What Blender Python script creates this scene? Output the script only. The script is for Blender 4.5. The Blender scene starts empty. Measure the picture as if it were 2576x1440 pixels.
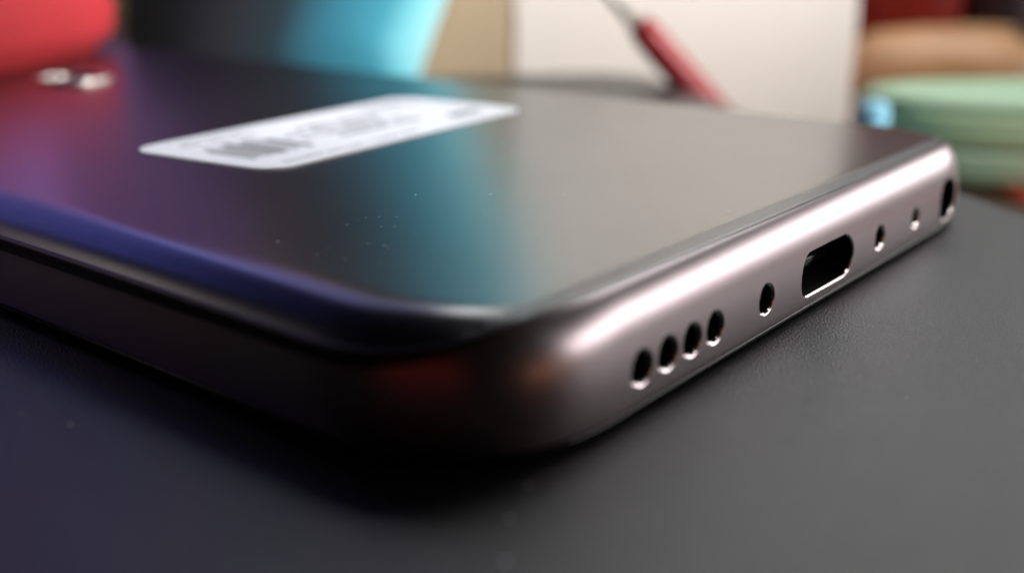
import bpy, bmesh, math, random
from mathutils import Vector, Matrix, noise
from mathutils.geometry import delaunay_2d_cdt

random.seed(7)
S = 0.001                       # all lengths below are millimetres
scene = bpy.context.scene
C = scene.collection

# ------------------------------------------------------------------ camera
YAW, PITCH = 0.677364, -0.310918
CAM = Vector((-73.764, -29.395, 26.072))
FW = Vector((math.cos(PITCH) * math.cos(YAW), math.cos(PITCH) * math.sin(YAW), math.sin(PITCH)))
cd = bpy.data.cameras.new('camera')
cam = bpy.data.objects.new('camera', cd)
C.objects.link(cam)
cam.location = CAM * S
cam.rotation_euler = FW.to_track_quat('-Z', 'Y').to_euler()
cd.sensor_width = 5.6
cd.lens = 5.6 / 2 / (1288 / 2708.9)
cd.clip_start, cd.clip_end = 0.002, 20.0
cd.dof.use_dof = True
cd.dof.focus_distance = 75.5 * S
cd.dof.aperture_fstop = cd.lens / 2.35     # a 2.35 mm wide aperture
scene.camera = cam

# ------------------------------------------------------------------ world and lamps
world = bpy.data.worlds.new('World')
scene.world = world
world.use_nodes = True
world.node_tree.nodes['Background'].inputs[0].default_value = (1.0, 0.95, 0.93, 1)
world.node_tree.nodes['Background'].inputs[1].default_value = 0.002
scene.view_settings.view_transform = 'Standard'
scene.view_settings.look = 'None'
scene.view_settings.exposure = 0.0
scene.view_settings.gamma = 1.0


def area(name, loc, target, sx, sy, radiance, color, spread=180):
    l = bpy.data.lights.new(name, 'AREA')
    l.shape = 'RECTANGLE'
    l.size, l.size_y = sx * S, sy * S
    l.energy = radiance * math.pi * sx * sy * S * S
    l.color = color
    l.spread = math.radians(spread)
    o = bpy.data.objects.new(name, l)
    C.objects.link(o)
    o.location = Vector(loc) * S
    o.rotation_euler = (Vector(target) - Vector(loc)).to_track_quat('-Z', 'Y').to_euler()
    return o


area('window_light', (405, -320, 122), (0, 0, 5), 620, 118, 4.3, (1.0, 0.94, 0.95))
area('background_fill', (130, -340, 265), (112, 136, 56), 100, 100, 9.3, (1.0, 0.96, 0.93), 31)  # added fill for the things behind, its narrow spread sparing the phone's near corner
area('sticker_fill', (2, 62, 420), (1, 56, 8), 40, 40, 1.45, (0.95, 0.97, 1.0), 12)  # added fill, a narrow beam to brighten the phone's sticker
area('bright_wall_light', (345, 105, 335), (25, -25, 0), 420, 210, 6.5, (0.97, 0.99, 1.0))
area('violet_screen_light', (30, 505, 105), (-40, 30, 5), 340, 170, 0.66, (0.52, 0.26, 0.85))
area('blue_screen_light', (20, 490, 268), (-40, 30, 5), 330, 150, 0.75, (0.20, 0.23, 1.0))
area('dim_violet_light', (245, 455, 160), (-30, 30, 5), 150, 280, 0.28, (0.56, 0.24, 0.80))
area('lavender_wall_light', (200, 390, 330), (-35, 20, 5), 220, 200, 0.85, (0.45, 0.44, 0.95))
area('hall_light', (-230, 405, 200), (-37, 40, 5), 110, 60, 1.15, (1.0, 0.90, 0.84))
area('red_shirt_glow', (-400, -100, 60), (-35, 5, 5), 360, 150, 0.045, (1.0, 0.10, 0.08))
area('orange_hand_glow', (10, -330, 12), (-30, 0, 5), 170, 80, 0.30, (1.0, 0.40, 0.2))

# ------------------------------------------------------------------ helpers
def link(name, me, parent=None, mats=()):
    o = bpy.data.objects.new(name, me)
    C.objects.link(o)
    for m in mats:
        me.materials.append(m)
    if parent:
        o.parent = parent
    return o


def tag(o, label=None, cat=None, group=None, kind=None):
    for k, v in (('label', label), ('category', cat), ('group', group), ('kind', kind)):
        if v:
            o[k] = v
    return o


def thing(name, label, cat, loc=(0, 0, 0), rz=0.0):
    o = bpy.data.objects.new(name, None)
    C.objects.link(o)
    o.empty_display_size = 0.01
    o.location = Vector(loc) * S
    o.rotation_euler = (0, 0, rz)
    return tag(o, label, cat)


def mesh(name, verts, faces, parent=None, mats=(), normals=None, smooth=True, face_mats=None):
    me = bpy.data.meshes.new(name)
    me.from_pydata([tuple(Vector(v) * S) for v in verts], [], faces)
    me.update()
    if smooth:
        me.polygons.foreach_set('use_smooth', [True] * len(me.polygons))
    o = link(name, me, parent, mats)
    if face_mats:
        me.polygons.foreach_set('material_index', face_mats)
    if normals:
        me.normals_split_custom_set_from_vertices([tuple(Vector(n).normalized()) for n in normals])
    return o


def from_bm(name, bm, parent=None, mats=(), smooth=True):
    bmesh.ops.scale(bm, vec=(S, S, S), verts=bm.verts)
    bmesh.ops.recalc_face_normals(bm, faces=bm.faces)
    me = bpy.data.meshes.new(name)
    bm.to_mesh(me)
    bm.free()
    if smooth:
        me.polygons.foreach_set('use_smooth', [True] * len(me.polygons))
    return link(name, me, parent, mats)


def rbox(x0, x1, y0, y1, z0, z1, bev=0.6, seg=3):
    bm = bmesh.new()
    bmesh.ops.create_cube(bm, size=1.0)
    bmesh.ops.scale(bm, vec=(x1 - x0, y1 - y0, z1 - z0), verts=bm.verts)
    bmesh.ops.translate(bm, vec=((x0 + x1) / 2, (y0 + y1) / 2, (z0 + z1) / 2), verts=bm.verts)
    bmesh.ops.bevel(bm, geom=bm.edges[:], offset=bev, segments=seg, affect='EDGES', profile=0.5)
    return bm


def lathe(profile, n=40):
    """profile: (r, z) list, revolved about z"""
    verts, faces = [], []
    for r, z in profile:
        for k in range(n):
            a = 2 * math.pi * k / n
            verts.append((r * math.cos(a), r * math.sin(a), z))
    for i in range(len(profile) - 1):
        for k in range(n):
            k2 = (k + 1) % n
            faces.append((i * n + k, i * n + k2, (i + 1) * n + k2, (i + 1) * n + k))
    faces.append(tuple(range(n))[::-1])
    faces.append(tuple((len(profile) - 1) * n + k for k in range(n)))
    return verts, faces


def rrect(hw, y0, y1, r, n=14):
    """rounded rectangle outline, counter-clockwise: (x, y, outward nx, ny)"""
    out = []
    for cx, cy, a0 in ((hw - r, y1 - r, 0), (-hw + r, y1 - r, 90), (-hw + r, y0 + r, 180), (hw - r, y0 + r, 270)):
        for k in range(n + 1):
            a = math.radians(a0 + 90 * k / n)
            out.append((cx + r * math.cos(a), cy + r * math.sin(a), math.cos(a), math.sin(a)))
    return out


# ------------------------------------------------------------------ materials
def mat(name, color, rough=0.5, metal=0.0, ior=1.5, noise_amt=0.0, noise_scale=200.0, bump=0.0, bump_scale=2000.0,
        rough_var=0.0, coat=0.0, bump_dist=0.00005, rough_scale=0):
    m = bpy.data.materials.new(name)
    m.use_nodes = True
    nt = m.node_tree
    b = nt.nodes['Principled BSDF']
    b.inputs['Base Color'].default_value = (*color, 1)
    b.inputs['Roughness'].default_value = rough
    b.inputs['Metallic'].default_value = metal
    b.inputs['IOR'].default_value = ior
    b.inputs['Coat Weight'].default_value = coat
    tc = nt.nodes.new('ShaderNodeTexCoord')
    if noise_amt:
        n = nt.nodes.new('ShaderNodeTexNoise')
        n.inputs['Scale'].default_value = noise_scale
        n.inputs['Detail'].default_value = 6
        nt.links.new(tc.outputs['Object'], n.inputs['Vector'])
        mr = nt.nodes.new('ShaderNodeMapRange')
        mr.inputs['To Min'].default_value = 1 - noise_amt
        mr.inputs['To Max'].default_value = 1 + noise_amt
        nt.links.new(n.outputs['Fac'], mr.inputs['Value'])
        vm = nt.nodes.new('ShaderNodeVectorMath')
        vm.operation = 'SCALE'
        vm.inputs[0].default_value = color
        nt.links.new(mr.outputs['Result'], vm.inputs['Scale'])
        nt.links.new(vm.outputs['Vector'], b.inputs['Base Color'])
    if rough_var:
        n = nt.nodes.new('ShaderNodeTexNoise')
        n.inputs['Scale'].default_value = rough_scale or noise_scale * 0.3
        n.inputs['Detail'].default_value = 5
        nt.links.new(tc.outputs['Object'], n.inputs['Vector'])
        mr = nt.nodes.new('ShaderNodeMapRange')
        mr.inputs['To Min'].default_value = rough - rough_var
        mr.inputs['To Max'].default_value = rough + rough_var
        nt.links.new(n.outputs['Fac'], mr.inputs['Value'])
        nt.links.new(mr.outputs['Result'], b.inputs['Roughness'])
    if bump:
        n = nt.nodes.new('ShaderNodeTexNoise')
        n.inputs['Scale'].default_value = bump_scale
        n.inputs['Detail'].default_value = 3
        nt.links.new(tc.outputs['Object'], n.inputs['Vector'])
        bp = nt.nodes.new('ShaderNodeBump')
        bp.inputs['Strength'].default_value = bump
        bp.inputs['Distance'].default_value = bump_dist
        nt.links.new(n.outputs['Fac'], bp.inputs['Height'])
        nt.links.new(bp.outputs['Normal'], b.inputs['Normal'])
    return m


M = {
    'glass': mat('black_back_glass', (0.004, 0.003, 0.006), 0.25, ior=2.25, noise_scale=300, rough_var=0.02),
    'alu': mat('pink_silver_aluminium', (0.56, 0.485, 0.495), 0.305, metal=1.0, noise_amt=0.03, noise_scale=900,
               bump=0.10, bump_scale=9000),
    'alu_cut': mat('cut_aluminium', (0.84, 0.77, 0.77), 0.16, metal=1.0),
    'hole': mat('black_hole_lining', (0.006, 0.005, 0.005), 0.45),
    'screw': mat('dark_screw_steel', (0.10, 0.075, 0.06), 0.35, metal=1.0),
    'trim': mat('grey_edge_trim', (0.085, 0.08, 0.078), 0.36, metal=1.0),
    'strip': mat('satin_antenna_strip', (0.035, 0.033, 0.032), 0.36, ior=1.9),
    'front': mat('front_glass', (0.006, 0.006, 0.007), 0.12),
    'paper': mat('white_label_paper', (0.86, 0.87, 0.90), 0.6, noise_amt=0.02, noise_scale=400),
    'ink': mat('grey_label_ink', (0.04, 0.04, 0.045), 0.7),
    'ink_pale': mat('pale_label_ink', (0.17, 0.17, 0.18), 0.7),
    'chrome': mat('chrome_ring', (0.72, 0.68, 0.62), 0.28, metal=1.0),
    'board': mat('black_satin_plastic', (0.007, 0.007, 0.008), 0.37, ior=1.55, noise_amt=0.25, noise_scale=1500,
                 bump=0.9, bump_scale=5500, rough_var=0.16, rough_scale=5000, bump_dist=0.0001),
    'dust': mat('dust_lint', (0.75, 0.74, 0.76), 0.9),
    'desk': mat('brown_desk_wood', (0.10, 0.06, 0.035), 0.5, noise_amt=0.3, noise_scale=30),
    'wall': mat('tan_wall_paint', (0.42, 0.33, 0.20), 0.8, noise_amt=0.05, noise_scale=10),
    'red_cloth': mat('red_cloth', (0.48, 0.022, 0.03), 0.75, noise_amt=0.12, noise_scale=60, bump=0.3, bump_scale=1500),
    'white_card': mat('white_card', (0.72, 0.675, 0.63), 0.7, noise_amt=0.03, noise_scale=25),
    'kraft': mat('tan_card', (0.29, 0.225, 0.145), 0.75, noise_amt=0.08, noise_scale=120),
    'pen_red': mat('red_pen_plastic', (0.24, 0.006, 0.012), 0.5),
    'pen_grey': mat('grey_pen_metal', (0.40, 0.38, 0.35), 0.4, metal=0.3),
    'green': mat('pastel_green_plastic', (0.50, 0.72, 0.44), 0.5, noise_amt=0.04, noise_scale=60),
    'green_pale': mat('pale_green_plastic', (0.50, 0.72, 0.50), 0.5),
    'green_lid': mat('green_lid_plastic', (0.29, 0.45, 0.29), 0.5),
    'blue': mat('sky_blue_plastic', (0.30, 0.72, 0.95), 0.45),
    'red_card': mat('red_card', (0.55, 0.06, 0.03), 0.6),
    'wood': mat('honey_wood', (0.40, 0.20, 0.075), 0.5, noise_amt=0.35, noise_scale=70),
    'dark_red': mat('dark_red_paint', (0.36, 0.018, 0.008), 0.5),
    'plum': mat('dark_plum_paint', (0.05, 0.025, 0.035), 0.5),
}

# a cover whose colour runs from black on its left to bright cyan on its right
mc = bpy.data.materials.new('black_to_cyan_cover')
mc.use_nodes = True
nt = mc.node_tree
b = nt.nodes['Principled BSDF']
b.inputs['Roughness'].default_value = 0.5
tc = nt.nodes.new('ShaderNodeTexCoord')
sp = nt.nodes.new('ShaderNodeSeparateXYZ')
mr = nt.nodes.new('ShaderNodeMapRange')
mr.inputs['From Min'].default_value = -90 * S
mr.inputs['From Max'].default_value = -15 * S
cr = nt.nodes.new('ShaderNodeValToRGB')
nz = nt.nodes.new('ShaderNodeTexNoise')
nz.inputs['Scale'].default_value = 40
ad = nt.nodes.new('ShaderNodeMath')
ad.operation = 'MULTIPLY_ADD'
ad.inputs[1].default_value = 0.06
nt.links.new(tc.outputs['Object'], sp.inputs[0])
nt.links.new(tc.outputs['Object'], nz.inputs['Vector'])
sh = nt.nodes.new('ShaderNodeMapRange')              # the gradient slants with the cover's right edge
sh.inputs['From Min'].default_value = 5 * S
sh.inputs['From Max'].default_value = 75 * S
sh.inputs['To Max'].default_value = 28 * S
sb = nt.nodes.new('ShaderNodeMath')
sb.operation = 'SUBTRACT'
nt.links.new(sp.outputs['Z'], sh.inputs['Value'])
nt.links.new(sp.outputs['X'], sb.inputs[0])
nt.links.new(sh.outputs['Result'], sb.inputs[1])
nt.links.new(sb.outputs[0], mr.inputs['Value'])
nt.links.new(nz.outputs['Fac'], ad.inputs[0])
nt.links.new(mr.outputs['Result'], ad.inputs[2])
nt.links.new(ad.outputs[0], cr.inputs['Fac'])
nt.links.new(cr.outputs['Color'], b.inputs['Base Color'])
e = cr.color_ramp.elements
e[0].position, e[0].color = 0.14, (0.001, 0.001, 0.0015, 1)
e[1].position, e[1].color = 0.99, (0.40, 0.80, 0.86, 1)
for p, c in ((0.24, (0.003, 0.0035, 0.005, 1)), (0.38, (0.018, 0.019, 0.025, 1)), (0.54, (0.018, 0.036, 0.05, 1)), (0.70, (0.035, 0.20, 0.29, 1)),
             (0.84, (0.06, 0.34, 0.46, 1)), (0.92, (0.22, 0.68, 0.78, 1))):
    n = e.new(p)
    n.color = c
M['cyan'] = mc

# ------------------------------------------------------------------ setting: desk and wall
AX = Vector((math.sin(YAW), -math.cos(YAW), 0))     # the room's own axes: along and into the desk
AY = Vector((math.cos(YAW), math.sin(YAW), 0))
RZ = YAW - math.pi / 2
ORG = (CAM.x, CAM.y, 0)
dz = -15.0                                           # desk top, one board thickness below the board's top

bm = rbox(-600, 700, -300, 620, dz - 25, dz, 2.0)
desk = from_bm('desk', bm, None, [M['desk']])
desk.location = Vector(ORG) * S
desk.rotation_euler = (0, 0, RZ)
tag(desk, 'brown desk under everything', None, None, 'structure')
bm = rbox(-900, 1000, 700, 720, -500, 900, 1.0)
wall = from_bm('wall', bm, None, [M['wall']])
wall.location = Vector(ORG) * S
wall.rotation_euler = (0, 0, RZ)
tag(wall, 'tan wall far behind', None, None, 'structure')

# ------------------------------------------------------------------ black board the phone lies on
ang = math.atan2(0.772, 0.636)
ux, uy = Vector((math.cos(ang), math.sin(ang), 0)), Vector((-math.sin(ang), math.cos(ang), 0))
corner = Vector((121.2, 93.4, 0))
BL, BW, BR = 240.0, 330.0, 11.5
# local frame: x from the far edge back towards the camera side, origin at the far right corner
out = rrect(BL / 2, 0, BW, BR, 20)
prof = [(3.0, -15.0), (1.2, -14.6), (0.4, -13.6), (0.0, -12.0), (0.0, -2.2), (0.15, -1.2), (0.6, -0.45), (1.3, -0.08), (2.2, 0.0)]
verts, faces = [], []
n = len(out)
for ins, z in prof:
    for x, y, nx, ny in out:
        verts.append((x - nx * ins, y - ny * ins, z))
for i in range(len(prof) - 1):
    for k in range(n):
        k2 = (k + 1) % n
        faces.append((i * n + k, i * n + k2, (i + 1) * n + k2, (i + 1) * n + k))
faces.append(tuple(range(n))[::-1])
faces.append(tuple((len(prof) - 1) * n + k for k in range(n)))
board = mesh('black_board', verts, faces, None, [M['board']])
board.location = (corner - ux * BL / 2) * S
board.rotation_euler = (0, 0, ang)
tag(board, 'matte black finely grained board with rounded corners, phone lying on it', 'board')

# ------------------------------------------------------------------ the phone
W, L, CR, PE = 78.8, 157.0, 13.0, 2.45
XO = 0.0                             # the port sits a little off the middle
HW = W / 2
phone = thing('phone', 'smartphone lying face down, glossy dark back, silver pink metal edge, white paper sticker', 'phone', (XO, 0, 0))
ZM, A, B = 3.2, 2.9, 5.1
Z0, Z1, Z1S = 0.80, 7.86, 5.20      # the metal reaches higher at the two short ends than along the sides


def inset(z):
    if z >= ZM:
        t = (z - ZM) / B
        return A * (1 - math.sqrt(1 - t * t))
    t = (ZM - z) / 2.75
    return 0.75 * (1 - math.sqrt(1 - t * t))


def pnorm(z):
    """(outward, up) components of the frame's normal at height z"""
    h = 1e-3
    d = (inset(z + h) - inset(z - h)) / (2 * h)
    v = Vector((1.0, d))
    v.normalize()
    return v


def corner_pt(u):
    """superelliptic corner: u 0..1 along the short end -> (v, nx, ny)"""
    u = min(max(u, 0.0), 1.0)
    v = (1 - u ** PE) ** (1 / PE)
    n = Vector((u ** (PE - 1), v ** (PE - 1)))
    n.normalize()
    return v, n.x, n.y


def bottom_pt(x):
    """outline point of the bottom end at x: (x, y, nx, ny)"""
    e = abs(x) - (HW - CR)
    if e <= 0:
        return (x, 0.0, 0.0, -1.0)
    v, nx, ny = corner_pt(e / CR)
    return (x, CR * (1 - v), math.copysign(nx, x), -ny)


def phone_outline(u_from=0.0, seg=26):
    """closed ccw outline; the two bottom corners start at u_from"""
    def corner(u0):
        t0 = math.asin(min(1.0, u0 ** (PE / 2)))
        pts = []
        for k in range(seg + 1):
            t = t0 + (math.pi / 2 - t0) * k / seg
            u = math.sin(t) ** (2 / PE) if k < seg else 1.0
            if k == 0:
                u = u0
            v, nx, ny = corner_pt(u)
            pts.append((u, v, nx, ny))
        return pts
    out = []
    for u, v, nx, ny in corner(u_from):
        out.append((HW - CR + CR * u, CR - CR * v, nx, -ny))
    for u, v, nx, ny in corner(0)[::-1]:
        out.append((HW - CR + CR * u, L - CR + CR * v, nx, ny))
    for u, v, nx, ny in corner(0):
        out.append((-HW + CR - CR * u, L - CR + CR * v, -nx, ny))
    for u, v, nx, ny in corner(u_from)[::-1]:
        out.append((-HW + CR - CR * u, CR - CR * v, -nx, -ny))
    return out


def top_z(nx):
    return Z1 + (Z1S - Z1) * abs(nx) ** 2.6


NZ = 28
zs = [Z0 + (Z1 - Z0) * k / NZ for k in range(NZ + 1)]
U_LIM = 0.78
XS = HW - CR + CR * U_LIM
out = phone_outline(U_LIM)
n = len(out)
verts, norms, faces, vid = [], [], [], {}


def frame_vert(o, z):
    x, y, nx, ny = o
    z = min(max(z, Z0), Z1)
    z = Z0 + (z - Z0) * (top_z(nx) - Z0) / (Z1 - Z0)
    i = inset(z)
    h, u = pnorm(z)
    p = (x - nx * i, y - ny * i, z)
    key = (round(p[0], 3), round(p[1], 3), round(p[2], 3))
    if key not in vid:
        vid[key] = len(verts)
        verts.append(p)
        norms.append((nx * h, ny * h, u))
    return vid[key]


for i in range(NZ):
    for k in range(n - 1):
        faces.append((frame_vert(out[k], zs[i]), frame_vert(out[k + 1], zs[i]), frame_vert(out[k + 1], zs[i + 1]), frame_vert(out[k], zs[i + 1])))


def stadium(cx, cz, half, r, nseg):
    pts = []
    for k in range(nseg):
        a = 2 * math.pi * k / nseg
        pts.append((cx + r * math.cos(a) + (half if math.cos(a) > 1e-9 else -half if math.cos(a) < -1e-9 else 0), cz + r * math.sin(a)))
    return pts


ZC = 3.3
# name, x, half straight length, radius, chamfer, depth
HOLES = [('speaker_hole', -25.55 + 2.80 * i, 0, 1.16, 0.26, 2.4) for i in range(4)]
HOLES += [('screw_hole', -10.1, 0, 1.16, 0.20, 1.3), ('screw_hole', 10.1, 0, 1.10, 0.24, 1.3),
          ('microphone_hole', 18.3, 0, 0.98, 0.26, 2.4), ('headphone_jack', 27.0, 0.4, 1.98, 0.06, 9.0),
          ('charging_port', 0.0, 2.95, 1.75, 0.14, 6.5)]
HOLES = [(a, x - XO, *r) for a, x, *r in HOLES]
pts, edges, holes2 = [], [], []
for k in range(NZ):
    pts.append((-XS, zs[k])); edges.append((len(pts) - 1, len(pts)))
nx_ = 130
for k in range(nx_):
    pts.append((-XS + 2 * XS * k / nx_, Z1)); edges.append((len(pts) - 1, len(pts)))
for k in range(NZ):
    pts.append((XS, zs[NZ - k])); edges.append((len(pts) - 1, len(pts)))
for k in range(nx_):
    pts.append((XS - 2 * XS * k / nx_, Z0)); edges.append((len(pts) - 1, len(pts) if k < nx_ - 1 else 0))
for nm, cx, half, r, ch, dep in HOLES:
    o = stadium(cx, ZC, half, r, 48 if half == 0 else 64)
    s = len(pts)
    pts += o
    edges += [(s + k, s + (k + 1) % len(o)) for k in range(len(o))]
    holes2.append((cx, half, r))


def in_hole(x, z, grow=0.0):
    for cx, half, r in holes2:
        dx = max(0.0, abs(x - cx) - half)
        if dx * dx + (z - ZC) ** 2 < (r + grow) ** 2:
            return True
    return False


for k in range(1, NZ):
    for j in range(1, nx_):
        x, z = -XS + 2 * XS * j / nx_, zs[k]
        if not in_hole(x, z, 0.10):
            pts.append((x, z))
v2, _, f2, *_ = delaunay_2d_cdt([Vector(p) for p in pts], edges, [], 1, 1e-5)
for f in f2:
    cx = sum(v2[i].x for i in f) / len(f)
    cz = sum(v2[i].y for i in f) / len(f)
    if in_hole(cx, cz, -0.002):
        continue
    ids = [frame_vert(bottom_pt(max(-XS, min(XS, v2[i].x))), v2[i].y) for i in f]
    a, b_, c_ = (Vector(verts[i]) for i in ids[:3])
    if (b_ - a).cross(c_ - a).y > 0:
        ids.reverse()
    if len(set(ids)) == len(ids):
        faces.append(tuple(ids))
frame = mesh('frame', verts, faces, phone, [M['alu']], norms)


def surf(x, z, deeper):
    """a point on the metal at outline x and height z, pushed straight into the phone"""
    o = bottom_pt(x)
    zz = Z0 + (z - Z0) * (top_z(o[2]) - Z0) / (Z1 - Z0)
    i = inset(zz)
    return (o[0] - o[2] * i, o[1] - o[3] * i + deeper, zz)


for nm, cx, half, r, ch, dep in HOLES:
    ns = 48 if half == 0 else 64
    o0, o1 = stadium(cx, ZC, half, r, ns), stadium(cx, ZC, half, r - ch, ns)
    omid = stadium(cx, ZC, half, r - ch * 0.45, ns)
    vs = [surf(x, z, 0) for x, z in o0]
    vs += [surf(x, z, ch * 0.25) for x, z in omid]
    vs += [surf(x, z, ch * 0.95) for x, z in o1]
    vs += [surf(x, z, ch * 0.95 + 0.02) for x, z in o1]
    vs += [(x, dep, z) for x, z in o1]
    fs, fm = [], []
    for i in (0, 1, 3):
        for k in range(ns):
            k2 = (k + 1) % ns
            fs.append((i * ns + k, i * ns + k2, (i + 1) * ns + k2, (i + 1) * ns + k))
            fm.append(0 if i < 2 else 1)
    fs.append(tuple(4 * ns + k for k in range(ns)))
    fm.append(1)
    hole = mesh(nm, vs, fs, phone, [M['alu_cut'], M['hole']], face_mats=fm)
    if nm == 'screw_hole':
        # five-lobed recess in a domed screw head
        prof_s = [(0.86, 1.25), (0.86, 0.95), (0.72, 0.78), (0.42, 0.70)]
        vv, ff = [], []
        for q, (rr, yy) in enumerate(prof_s + [(0.40, 1.1)]):
            for k in range(40):
                a = 2 * math.pi * k / 40
                lob = 1 + (0.16 * math.cos(5 * a) if q >= 3 else 0)
                vv.append((cx + rr * lob * math.cos(a), yy, ZC + rr * lob * math.sin(a)))
        for q in range(4):
            for k in range(40):
                k2 = (k + 1) % 40
                ff.append((q * 40 + k, q * 40 + k2, (q + 1) * 40 + k2, (q + 1) * 40 + k))
        ff.append(tuple(160 + k for k in range(40)))
        mesh('screw', vv, ff, hole, [M['screw']])
    if nm == 'charging_port':
        from_bm('connector_tongue', rbox(cx - 3.3, cx + 3.3, 1.6, 6.4, ZC - 0.36, ZC + 0.36, 0.1, 2), hole, [M['front']])
        from_bm('shell', rbox(cx - 4.2, cx - 3.9, 1.2, 6.0, ZC - 1.0, ZC + 0.2, 0.05, 1), hole, [M['screw']])


def top_part(name, rows, m, caps=(False, False)):
    """rows: functions of the local metal edge (its inset, its height, side share 0..1) giving (inset, z)"""
    o = phone_outline(0.0, 26)
    n = len(o)
    vs, fs = [], []
    for row in rows:
        for x, y, nx, ny in o:
            zt = top_z(nx)
            ins, z = row(inset(zt), zt, abs(nx) ** 2.6)
            vs.append((x - nx * ins, y - ny * ins, z))
    for i in range(len(rows) - 1):
        for k in range(n):
            k2 = (k + 1) % n
            fs.append((i * n + k, i * n + k2, (i + 1) * n + k2, (i + 1) * n + k))
    if caps[0]:
        fs.append(tuple(range(n))[::-1])
    if caps[1]:
        fs.append(tuple((len(rows) - 1) * n + k for k in range(n)))
    return mesh(name, vs, fs, phone, [m])


def const_rows(profile):
    return [lambda i, z, s, d=d: d for d in profile]


top_part('front_glass', const_rows([(1.7, 0.02), (1.1, 0.04), (0.75, 0.16), (0.62, 0.36), (0.65, 0.56), (1.0, 0.6)]), M['front'], (True, False))
top_part('seam_gasket', const_rows([(0.95, 0.52), (0.82, 0.66), (0.95, 0.86)]), M['hole'])
top_part('edge_trim', [lambda i, z, s, d=d: (i + d[0] * (1 - s) + d[2] * s, z + d[1] * (1 - s) + d[3] * s) for d in
                       ((-0.02, -0.10, -0.02, -0.06), (0.00, 0.00, 0.00, 0.25), (0.03, 0.02, 0.10, 0.62), (0.07, 0.025, 0.26, 0.90),
                        (0.13, 0.02, 0.34, 0.93), (0.20, -0.04, 0.44, 0.78))], M['trim'])


def glass_row(k, n=16):
    t = (k / n) ** 1.2

    def f(i, z, s):
        z0 = z + 0.02 + 0.86 * s
        return i + 0.18 + 0.18 * s + (2.2 + 2.0 * s) * t, z0 + (8.0 - z0) * (1 - (1 - t) ** (1.95 + 0.85 * s))
    return f


back = top_part('back_panel', [glass_row(k) for k in range(17)] + [lambda i, z, s: (i + 3.0 + 2.2 * s, 8.0)], M['glass'], (False, True))

# satin antenna strip let into the back along the bottom end
ts = (0.03, 0.05, 0.12, 0.22, 0.34, 0.46, 0.58, 0.66, 0.68)
vs, fs = [], []
xn = 72
for q_, t_ in enumerate(ts):
    for k in range(xn + 1):
        x, y, nx, ny = bottom_pt((HW - 3.0) * (-1 + 2 * k / xn))
        taper = max(0.02, min(1.0, (1 - abs(-1 + 2 * k / xn)) / 0.22)) ** 0.7
        t = 0.04 + (t_ - 0.03) * taper
        zt, sd = top_z(nx), abs(nx) ** 2.6
        z0 = zt + 0.02 + 0.86 * sd
        ins = inset(zt) + 0.18 + 0.18 * sd + (2.2 + 2.0 * sd) * t
        z = z0 + (8.0 - z0) * (1 - (1 - t) ** (1.95 + 0.85 * sd)) + (0.03 * taper if 0 < q_ < len(ts) - 1 else -0.01)
        vs.append((x - nx * ins, y - ny * ins, z))
for i in range(len(ts) - 1):
    for k in range(xn):
        a = i * (xn + 1) + k
        fs.append((a, a + 1, a + xn + 2, a + xn + 1))
mesh('antenna_strip', vs, fs, phone, [M['strip']])

# paper sticker with its print, stuck on slightly askew
SW, SH = 40.4, 17.8
o = [(x, y - SH / 2, nx, ny) for x, y, nx, ny in rrect(SW / 2, 0, SH, 2.7, 12)]
n = len(o)
vs = [(x, y, 0.005) for x, y, *_ in o] + [(x, y, 0.10) for x, y, *_ in o] + [(x - nx * .04, y - ny * .04, 0.13) for x, y, nx, ny in o]
fs = [(i * n + k, i * n + (k + 1) % n, (i + 1) * n + (k + 1) % n, (i + 1) * n + k) for i in (0, 1) for k in range(n)]
fs.append(tuple(2 * n + k for k in range(n)))
sticker = mesh('sticker', vs, fs, phone, [M['paper']], smooth=False)
sticker.location = Vector((0.5 - XO, 51.6, 8.0)) * S
sticker.rotation_euler = (0, 0, math.radians(7.0))


def print_quads(name, quads, m):
    vs, fs = [], []
    for x0, y0, x1, y1 in quads:
        s = len(vs)
        vs += [(x0, y0, 0.137), (x1, y0, 0.137), (x1, y1, 0.137), (x0, y1, 0.137)]
        fs.append((s, s + 1, s + 2, s + 3))
    o = mesh(name, vs, fs, sticker, [m], smooth=False)
    o['kind'] = 'stuff'


q = []
x = -17.4
while x < -9.6:                                        # bar code in the near-left part
    w = random.choice((0.25, 0.3, 0.5, 0.8))
    q.append((x, -4.1 + random.choice((0, 0, 0.8)), x + w, 3.4 - random.choice((0, 0, 0.9, 1.6))))
    x += w + random.choice((0.18, 0.22, 0.4))
print_quads('bar_code', q, M['ink'])
q = []


def text_line(x0, x1, y, h, fill=0.62):
    x = x0
    while x < x1:
        w = random.uniform(0.35, 0.75) * h
        if random.random() < 0.86:
            q.append((x, y, x + w * fill, y + h * random.choice((0.7, 0.7, 1.0))))
        x += w


for k in range(4):
    text_line(-4.5, 8.0, -3.2 + 1.9 * k, 1.15, 0.8)
text_line(-8, -4.8, -1.5, 1.1)
text_line(-8, -5.2, 0.6, 1.1)
for k in range(2):
    text_line(-17, -8, 5.0 + 1.7 * k, 0.8)
for k in range(2):
    text_line(9, 17, 3.8 + 1.9 * k, 1.0)
print_quads('small_print', q, M['ink_pale'])
q = []
text_line(11.0, 17.4, -5.6, 1.9, 0.85)
text_line(-17, 2, -7.6, 0.7, 0.5)
print_quads('bold_print', q, M['ink'])

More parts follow.
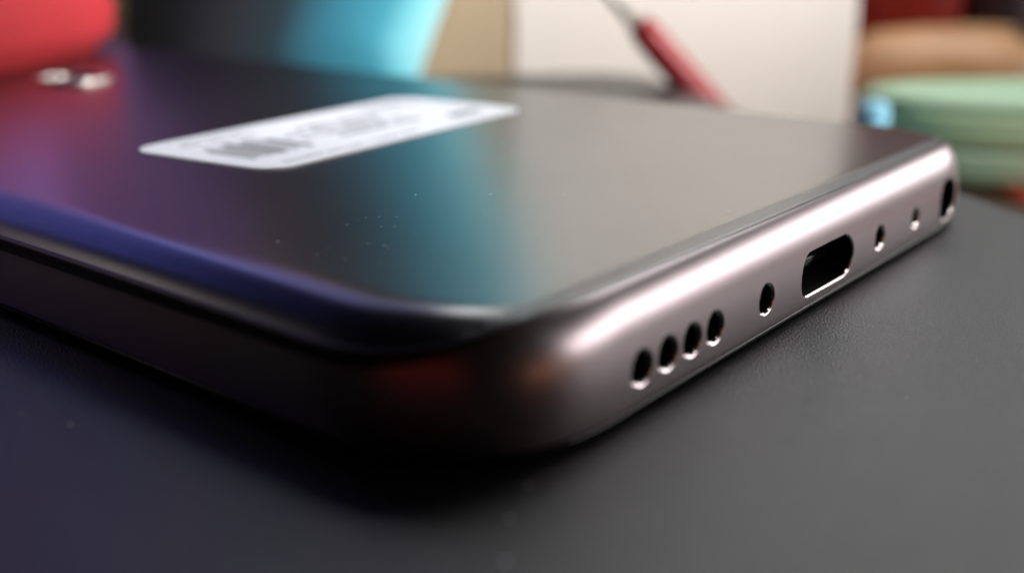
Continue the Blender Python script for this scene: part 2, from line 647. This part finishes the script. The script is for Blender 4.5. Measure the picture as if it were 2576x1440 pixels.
# fingerprint reader: chrome bevel round a dark pad
fx, fy = 4.0 - XO, 109.5
vs, fs = [], []
prof_r = [(5.0, 7.98), (5.0, 8.30), (4.9, 8.46), (4.65, 8.52), (4.42, 8.44), (4.3, 7.96)]
for rr, z in prof_r:
    for k in range(48):
        a = 2 * math.pi * k / 48
        vs.append((fx + rr * math.cos(a), fy + rr * math.sin(a), z))
for i in range(5):
    for k in range(48):
        k2 = (k + 1) % 48
        fs.append((i * 48 + k, i * 48 + k2, (i + 1) * 48 + k2, (i + 1) * 48 + k))
reader = mesh('fingerprint_reader', vs, fs, phone, [M['chrome']])
vs = [(fx + 4.35 * math.cos(2 * math.pi * k / 40), fy + 4.35 * math.sin(2 * math.pi * k / 40), 8.02) for k in range(40)]
mesh('touch_pad', vs, [tuple(range(40))], reader, [M['front']], smooth=False)

# ------------------------------------------------------------------ red cloth pouch on the top end of the phone
pe = Vector((0.84, 0.545, 0)).normalized()
pn = Vector((-pe.y, pe.x, 0))
pc = Vector((31, 142, 0)) - pe * 32 + pn * 12.5
pouch = thing('red_pouch', 'soft red cloth pouch sitting on the far end of the phone', 'pouch', (pc.x, pc.y, 8.0), math.atan2(pe.y, pe.x))
nu, nv = 96, 40
vs, fs = [], []
for j in range(nv + 1):
    t = j / nv
    z = 13.5 * t
    if t < 0.3:
        sc = 0.90 + 0.10 * math.sin(math.pi / 2 * t / 0.3)
    else:
        sc = 1.0 - 0.02 * (t - 0.16) if t < 0.8 else 0.987 - 0.35 * ((t - 0.8) / 0.2) ** 2
    for k in range(nu):
        a = 2 * math.pi * k / nu
        ca, sa = math.cos(a), math.sin(a)
        x = 39 * sc * math.copysign(abs(ca) ** 0.55, ca) + 3.5 * t
        y = (12.5 + 1.5 * math.sin(math.pi * t)) * (1 - (1 - sc) * 0.8) * math.copysign(abs(sa) ** 0.6, sa)
        fold = noise.noise(Vector((x * 0.10 + z * 0.03, y * 0.04, z * 0.02))) * 1.4 * min(1, t * 5)
        vs.append((x, y + math.copysign(fold, sa) * abs(sa), z + (0.8 * noise.noise(Vector((x * .1, y * .1, 3))) if j == nv else 0)))
for j in range(nv):
    for k in range(nu):
        k2 = (k + 1) % nu
        fs.append((j * nu + k, j * nu + k2, (j + 1) * nu + k2, (j + 1) * nu + k))
fs.append(tuple(range(nu))[::-1])
fs.append(tuple(nv * nu + k for k in range(nu)))
mesh('cloth', vs, fs, pouch, [M['red_cloth']])


# ------------------------------------------------------------------ things standing on the desk behind (room axes: x along, y into the desk)
def room(name, label, cat):
    return thing(name, label, cat, ORG, RZ)


# upright book with a cover fading from black to cyan
book = room('book', 'upright book with glossy cover fading from black to bright cyan, behind the phone', 'book')
ol = [(-86, dz), (-24, dz), (-19.5, 0), (-14.3, 14), (-8.2, 32), (1.0, 55), (6.5, 72), (9.5, 95), (11.5, 125), (12.5, 158), (-18, 152), (-44, 70), (-82, 24)]


def slab(outline, y0, y1):
    bm = bmesh.new()
    f = [bm.verts.new((x, y0, z)) for x, z in outline]
    g = [bm.verts.new((x, y1, z)) for x, z in outline]
    bm.faces.new(f)
    bm.faces.new(g[::-1])
    for k in range(len(f)):
        k2 = (k + 1) % len(f)
        bm.faces.new((f[k], g[k], g[k2], f[k2]))
    return bm


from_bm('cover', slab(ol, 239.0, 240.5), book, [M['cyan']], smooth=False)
from_bm('pages', slab([(x - 1.5 if 0 < i < 10 else x + 1.5, z if z > -14 else z) for i, (x, z) in enumerate(ol)], 240.52, 247.0), book, [M['paper']], smooth=False)
from_bm('cover', slab(ol, 247.02, 248.5), book, [M['kraft']], smooth=False)

# tan box
tan = room('tan_box', 'plain tan cardboard box between the cyan book and the white box', 'box')
from_bm('carton', rbox(-62, -0.3, 249.4, 330, dz, 150, 0.8), tan, [M['kraft']])
from_bm('lid', rbox(-62.6, -0.1, 249.4, 330.6, 112, 150.6, 0.8), tan, [M['kraft']])

# white box, its front turned towards the window
fa = 0.0
white = thing('white_box', 'tall plain white box standing behind the red pen', 'box',
              tuple(Vector(ORG) + AX * 0.4 + AY * 249), RZ + fa)
from_bm('carton', rbox(0, 77.5, 0, 50, dz, 180, 0.7), white, [M['white_card']])
from_bm('lid', rbox(-0.6, 78.1, -0.6, 50.6, 90, 235, 0.7), white, [M['white_card']])

# red pen leaning on the white box
p0, p1 = Vector((45.6, 206.0, -12.6)), Vector((23.4, 206.0, 11.2))
dirp = (p1 - p0).normalized()
pen = room('pen', 'red pen with thin grey shaft leaning on the edge of the black board', 'pen')


def rod(profile, a, d, n=24):
    qm = d.to_track_quat('Z', 'Y').to_matrix()
    v, f = lathe(profile, n)
    return [tuple(a + qm @ Vector(p)) for p in v], f


lp = (p1 - p0).length
v, f = rod([(1.3, 0), (2.4, 0.5), (2.8, 2.0), (3.0, lp * .5), (2.8, lp - 3), (2.2, lp)], p0, dirp)
mesh('barrel', v, f, pen, [M['pen_red']])
v, f = rod([(1.6, lp - 0.5), (1.3, lp + 8), (1.1, lp + 26), (0.6, lp + 29)], p0, dirp)
mesh('shaft', v, f, pen, [M['pen_grey']])

# red card with the green box on it, blue cap beside it
card = room('red_card', 'flat red card lying under the pale green tub', 'card')
from_bm('sheet', rbox(83, 150, 160, 216, dz, -14.2, 0.3), card, [M['red_card']])
gb = room('green_tub', 'pastel green oval plastic tub with rounded rim at right behind the phone', 'tub')


def oval(rows, cx, cy, a, b, p=2.6, n=72, slope=0.0):
    vs, fs = [], []
    for sc, z in rows:
        for k in range(n):
            t = 2 * math.pi * k / n
            c, q = math.cos(t), math.sin(t)
            x = (a - (1 - sc) * b) * math.copysign(abs(c) ** (2 / p), c)
            y = b * sc * math.copysign(abs(q) ** (2 / p), q)
            vs.append((cx + x, cy + y - slope * x, z))
    for i in range(len(rows) - 1):
        for k in range(n):
            k2 = (k + 1) % n
            fs.append((i * n + k, i * n + k2, (i + 1) * n + k2, (i + 1) * n + k))
    fs.append(tuple(range(n))[::-1])
    fs.append(tuple((len(rows) - 1) * n + k for k in range(n)))
    return vs, fs


tub_at = (109.5, 193, 46, 18.5)
v, f = oval([(0.90, -14.2), (0.955, -13.9), (0.985, -12.6), (0.99, -9.0), (0.985, -8.0)], *tub_at, slope=0.05)
mesh('base', v, f, gb, [M['green_pale']])
v, f = oval([(0.985, -8.0), (0.988, -6.0), (0.99, -3.0), (0.99, -1.6)], *tub_at, slope=0.05)
mesh('bowl', v, f, gb, [M['green']])
v, f = oval([(0.99, -1.6), (0.985, -0.9), (0.96, -0.1), (0.91, 0.45), (0.82, 0.8), (0.6, 1.0)], *tub_at, slope=0.05)
mesh('lid', v, f, gb, [M['green_lid']])
cap = room('bottle_cap', 'small sky blue cap standing at the left end of the green tub', 'cap')
v, f = lathe([(2.3, dz), (2.6, dz + 0.6), (2.6, -0.6), (2.3, 0.4), (1.4, 0.7)], 28)
mesh('shell', [(x + 59.6, y + 178, z) for x, y, z in v], f, cap, [M['blue']])
v, f = lathe([(2.8, dz + 0.2), (2.85, dz + 1.0), (2.8, dz + 2.4)], 28)
mesh('collar', [(x + 59.6, y + 178, z) for x, y, z in v], f, cap, [M['blue']])

# wooden bowl and two dark jars beyond
bowl = room('wooden_bowl', 'honey coloured wooden bowl upside down behind the green tub', 'bowl')
v, f = lathe([(30, dz), (30.5, dz + 3), (29, -8), (26, -3), (19, 0.8), (9, 2.2), (2, 2.5)], 48)
mesh('dome', [(x + 122, y + 312, z) for x, y, z in v], f, bowl, [M['wood']])
v, f = lathe([(8, 4.0), (8.6, 5.4), (8.2, 6.2), (7.0, 6.2)], 32)
mesh('foot_ring', [(x + 136, y + 318, z - 3.9) for x, y, z in v], f, bowl, [M['wood']])
for nm, lab, x, r, m in (('dark_red_jar', 'dark red jar standing behind the wooden bowl', 128, 20.0, 'dark_red'),
                         ('plum_jar', 'dark plum jar right of the dark red jar', 160, 10.5, 'plum')):
    j = room(nm, lab, 'jar')
    v, f = lathe([(r - 1, dz), (r, dz + 1), (r, 46), (r - 2, 50)], 40)
    mesh('body', [(px + x, py + 368, pz) for px, py, pz in v], f, j, [M[m]])
    v, f = lathe([(r - 1.5, 50), (r - 1.0, 51), (r - 1.0, 60), (r - 2.5, 61)], 40)
    mesh('lid', [(px + x, py + 368, pz) for px, py, pz in v], f, j, [M[m]])

# ------------------------------------------------------------------ dust
def flakes(name, spots, label):
    vs, fs = [], []
    for x, y, z, r in spots:
        s = len(vs)
        k = 7
        for i in range(k):
            a = 2 * math.pi * i / k
            q = r * random.uniform(0.6, 1.2)
            vs.append((x + q * math.cos(a), y + q * math.sin(a) * 0.8, z + 0.01))
        vs.append((x, y, z + r * 0.7))
        fs += [(s + i, s + (i + 1) % k, s + k) for i in range(k)]
    o = mesh(name, vs, fs, None, [M['dust']], smooth=False)
    tag(o, label, 'dust', None, 'stuff')


spots = [(x, y, 8.0, r) for x, y, r in
         ((-32, 23.1, .10), (-28.4, 17.3, .09), (-28.6, 16.8, .07), (-25.3, 20.7, .06), (-23.5, 22.7, .06), (-32.4, 19, .06),
          (-32, 16.9, .06), (-13.4, 21.2, .06), (-17.1, 25.4, .08), (-28.8, 18.4, .05), (-17.6, 3.2, .06), (-7.1, 4.8, .05), (-10.1, 16.8, .05))]
for _ in range(150):
    spots.append((random.uniform(-33, 34), 5 + 55 * random.random() ** 1.5, 8.0, random.choice((.02, .025, .03, .03))))
for _ in range(26):
    spots.append((random.gauss(-25, 3.5), random.gauss(20, 2.5), 8.0, random.choice((.02, .03, .04))))
flakes('phone_dust', spots, 'tiny pale dust specks on the dark back of the phone')
spots = [(-35.5, 0.3, 0, .15), (-38.6, -1.0, 0, .17), (-41.6, -3.2, 0, .20), (-46.1, 24.9, 0, .16), (-47.1, 28.5, 0, .13),
         (-12.7, -10.6, 0, .07), (-14, -5.1, 0, .06), (-17.4, -2.8, 0, .05), (-21.5, -0.2, 0, .05)]
for _ in range(420):
    spots.append((random.uniform(-32, 60), random.uniform(-40, -0.6), 0, random.choice((.02, .02, .03, .04))))
flakes('board_dust', spots, 'tiny pale dust specks on the black board')
